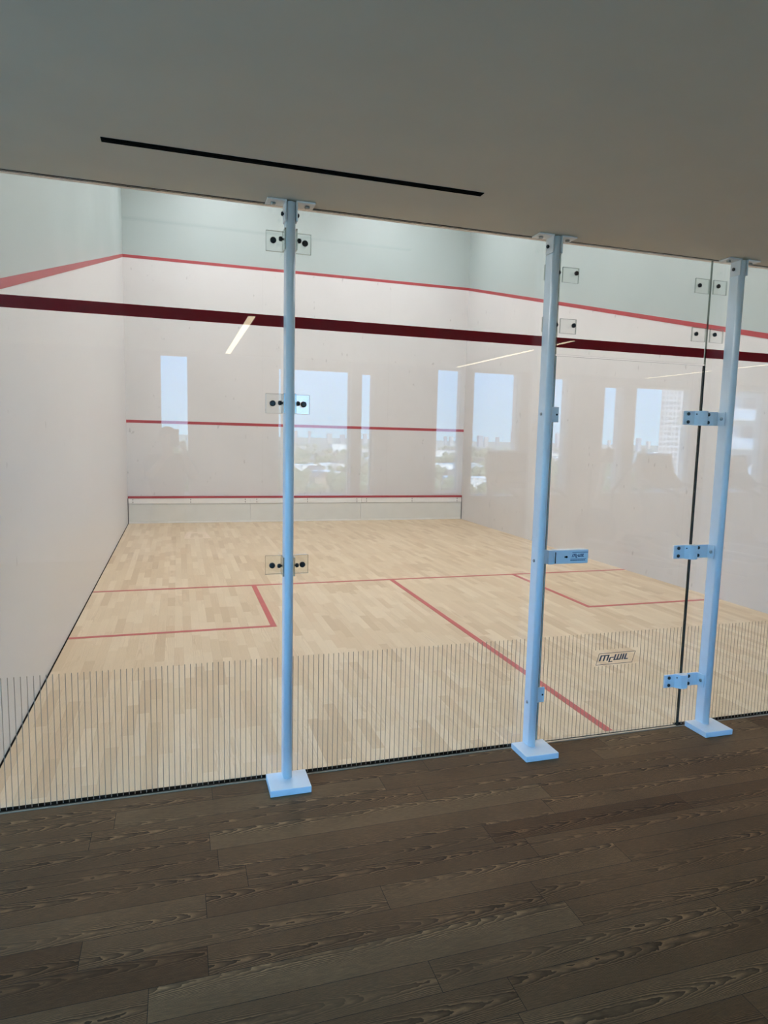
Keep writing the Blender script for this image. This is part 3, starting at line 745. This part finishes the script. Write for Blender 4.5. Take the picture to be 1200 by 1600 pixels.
# tall pale apartment tower
def facade(name, label, cat, org, wd, dp, z1, wall, cols, floors, ww, wh, fh, rz):
    t = tag(empty(name, (*org, GZ), rz), label, cat)
    box('wall', (0, wd, -dp, 0, 0, z1 - GZ), wall, t)
    bm = bmesh.new(); add_box(bm, 1, wd - 1, -dp + 1, -1, z1 - GZ, z1 - GZ + 3); obj('roof', bm, M['c_grey'], t)
    st = wd / cols
    bm = bmesh.new()
    for i in range(cols):
        for j in range(floors):
            zc = z1 - GZ - 2.0 - j * fh; k = 1 if i % 2 == 0 else .55
            add_box(bm, (i + .5) * st - ww * k / 2, (i + .5) * st + ww * k / 2, -.02, .06, zc - wh / 2, zc + wh / 2)
    o = obj('windows_grid', bm, M['c_towerwin'], t); o.name = 'window_grid'; tag(o, kind='stuff')
    return t
facade('apartment_tower', 'tall pale apartment tower with small dark windows, mirrored at the hinge edge of the door', 'building', mirror_xy(.799, 330), 34, 22, 38, M['c_tower'], 16, 30, 1.5, 1.7, 2.9, R(38.6))
# nearer block with balconies
nx, ny = mirror_xy(.925, 62)
nb = tag(empty('apartment_block', (nx, ny, GZ), R(42.8)), 'nearby apartment block with white balconies mirrored in the glass past the hinge post', 'building')
box('wall', (0, 11.5, -14, 0, 0, 43), M['c_tower'], nb)
for j in range(13):
    z = 2.2 + j * 3.1
    s = box('balcony', (.4, 5.4, 0, 1.5, z, z + .22), M['c_block'], nb)
    box('balustrade', (.4, 5.4, 1.42, 1.46, z + .22, z + 1.2), M['c_glass'], s)
    for (a, b_, m) in ((.8, 1.9, 'c_glass'), (2.3, 3.5, 'c_win'), (6.2, 7.2, 'c_glass'), (7.9, 8.7, 'c_block'), (9.6, 10.9, 'c_win')):
        box('window', (a, b_, -.02, .05, z + .35, z + 2.5), M[m], nb)

# long white warehouse
wx, wy = mirror_xy(.219, 1340)
wh = tag(empty('warehouse', (wx, wy, GZ)), 'long white warehouse among the low roofs, mirrored right of the first post', 'building')
box('wall', (0, 34, -30, 0, 0, 15), M['c_slab'], wh); box('roof', (-.5, 34.5, -30.5, .5, 15, 15.8), M['c_grey'], wh)
for (dx, t, wd, hh, lab) in ((.845, 700, 120, 16, 'long pale flat-roofed hall mirrored low in the door glass'), (.58, 1000, 90, 12, 'long pale flat-roofed hall mirrored behind the latch post'), (.40, 1150, 70, 10, 'long pale flat-roofed hall mirrored in the narrow window right of the front wall centre')):
    x, y = mirror_xy(dx - wd / t / 2, t)
    h = tag(empty('warehouse', (x, y, GZ)), lab, 'building')
    box('wall', (0, wd, -40, 0, 0, hh), M['c_white'], h); box('roof', (-.6, wd + .6, -40.6, .6, hh, hh + .9), M['c_grey'], h)

# skyline towers on the horizon
for k in range(26):
    dx = (.03, .06, .155, .165, .185, .215, .235, .245, .27, .29, .40, .41, .44, .46, .47, .49, .52, .55, .60, .64, .70, .72, .76, .78, .10, .34)[k]
    t = rnd.uniform(1900, 3200); hgt = 33 + t * rnd.choice((.001, .002, .003, .005, .008, .012)); wd = t * rnd.uniform(.003, .009)
    x, y = mirror_xy(dx, t)
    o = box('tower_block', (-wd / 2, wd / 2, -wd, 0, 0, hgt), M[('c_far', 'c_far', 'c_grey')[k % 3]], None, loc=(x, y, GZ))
    tag(o, 'hazy tower block standing on the mirrored horizon', 'building', 'towers on the mirrored horizon')
# houses
protos = []
for k, (wm, wd, dp, hh) in enumerate((('c_brick', 11, 9, 6.5), ('c_white', 13, 10, 6), ('c_tan', 10, 12, 7), ('c_grey', 22, 14, 8), ('c_slab', 26, 18, 9))):
    bm = bmesh.new(); add_box(bm, -wd / 2, wd / 2, -dp / 2, dp / 2, 0, hh, 0)
    if k < 3: add_prism(bm, [(-dp / 2 - .6, hh), (dp / 2 + .6, hh), (0, hh + 3.6)], 'x', -wd / 2 - .5, wd / 2 + .5, 1)
    else: add_box(bm, -wd / 2 - .4, wd / 2 + .4, -dp / 2 - .4, dp / 2 + .4, hh, hh + .6, 1)
    for i in range(3): add_box(bm, -wd / 2 + wd * (i + .5) / 3 - .8, -wd / 2 + wd * (i + .5) / 3 + .8, dp / 2 - .02, dp / 2 + .08, 1.2, 3.0, 2)
    bmesh.ops.recalc_face_normals(bm, faces=bm.faces[:])
    me = bpy.data.meshes.new('house'); bm.to_mesh(me); bm.free()
    for m in (M[wm], M['c_roof'] if k < 3 else M['c_white'], M['c_win']): me.materials.append(m)
    protos.append(me)
spots = []; bigs = [mirror_xy(.845, 700), mirror_xy(.58, 1000), mirror_xy(.40, 1150), mirror_xy(.23, 1340), mirror_xy(.85, 340)]
while len(spots) < 170:
    t = 380 * (5.0 ** rnd.random()); dx = rnd.uniform(-.05, 1.0)
    x, y = mirror_xy(dx, t)
    if all((x - a) ** 2 + (y - b) ** 2 > 30 ** 2 for a, b in spots) and all(abs(x - a) > 100 or abs(y - b) > 60 for a, b in bigs): spots.append((x, y))
for x, y in spots:
    o = bpy.data.objects.new('house', rnd.choice(protos)); C.objects.link(o); o.location = (x, y, GZ); o.rotation_euler = (0, 0, rnd.choice((0, .25, -.3, 1.4)))
    tag(o, 'low house or shed among trees in the mirrored city', 'house', 'low houses of the mirrored city')
bm = bmesh.new()
for k in range(1500):
    t = 340 * (6.0 ** rnd.random()); x, y = mirror_xy(rnd.uniform(-.1, 1.05), t); r = rnd.uniform(3.0, 6.5)
    ret = bmesh.ops.create_icosphere(bm, subdivisions=1, radius=r)
    sz = rnd.uniform(.8, 1.3)
    for v in ret['verts']: v.co = Vector((v.co.x * rnd.uniform(.85, 1.15) + x, v.co.y + y, v.co.z * sz + GZ + r * .9))
tag(obj('tree_canopy', bm, M['leaf'], gobj, fix=False), 'green tree canopy between the houses of the mirrored city', kind='stuff')

sun = bpy.data.lights.new('sun', 'SUN'); sun.energy = 22.0; sun.angle = R(.6); sun.color = (1, .95, .87)
so = bpy.data.objects.new('sun', sun); C.objects.link(so); so.location = (-20, 60, 60)
so.rotation_euler = Vector((-.12, -.95, -.72)).to_track_quat('-Z', 'Y').to_euler()

# ------------------------------------------------------------------ world, camera
w = bpy.data.worlds.new('sky'); bpy.context.scene.world = w; w.use_nodes = True
nt = w.node_tree; nt.nodes.clear()
tc = nt.nodes.new('ShaderNodeTexCoord'); sp = nt.nodes.new('ShaderNodeSeparateXYZ'); nt.links.new(tc.outputs['Generated'], sp.inputs[0])
cr = nt.nodes.new('ShaderNodeValToRGB'); nt.links.new(sp.outputs['Z'], cr.inputs[0])
cr.color_ramp.elements[0].position = 0.0; cr.color_ramp.elements[0].color = (.28, .60, .92, 1)
cr.color_ramp.elements[1].position = .55; cr.color_ramp.elements[1].color = (.20, .75, 1.60, 1)
e = cr.color_ramp.elements.new(.20); e.color = (.20, .80, 1.70, 1)
e = cr.color_ramp.elements.new(.11); e.color = (.13, .47, .96, 1)
bg = nt.nodes.new('ShaderNodeBackground'); bg.inputs[1].default_value = 7.5; nt.links.new(cr.outputs[0], bg.inputs[0])
wo = nt.nodes.new('ShaderNodeOutputWorld'); nt.links.new(bg.outputs[0], wo.inputs[0])

f, yaw, pit, rol, CX, CY, CZ, ppx, ppy = 1064.7793198999555, 0.3139907121276248, -0.11704910294656631, 0.024971877308705856, 0.8527991746590684, -3.1524834654547953, 1.6548896963619344, 22.14059581163121, 7.330342831294657
cam = bpy.data.cameras.new('camera'); co = bpy.data.objects.new('camera', cam); C.objects.link(co)
fw = Vector((math.sin(yaw) * math.cos(pit), math.cos(yaw) * math.cos(pit), math.sin(pit)))
rt = Vector((math.cos(yaw), -math.sin(yaw), 0)); up = rt.cross(fw)
c_, s_ = math.cos(rol), math.sin(rol)
r2 = rt * c_ + up * s_; u2 = up * c_ - rt * s_
co.matrix_world = Matrix(((r2.x, u2.x, -fw.x, CX), (r2.y, u2.y, -fw.y, CY), (r2.z, u2.z, -fw.z, CZ), (0, 0, 0, 1)))
cam.sensor_fit = 'VERTICAL'; cam.sensor_height = 32.0; cam.lens = f * 32.0 / 1600
cam.shift_x = -ppx / 1600; cam.shift_y = ppy / 1600
cam.clip_start = .01; cam.clip_end = 8000
sc = bpy.context.scene; sc.camera = co
sc.view_settings.view_transform = 'Standard'; sc.view_settings.look = 'None'; sc.view_settings.gamma = 1; sc.view_settings.use_curve_mapping = False
sc.view_settings.exposure = 0.0
sc.cycles.transparent_max_bounces = 24; sc.cycles.max_bounces = 14; sc.cycles.diffuse_bounces = 6; sc.cycles.glossy_bounces = 5
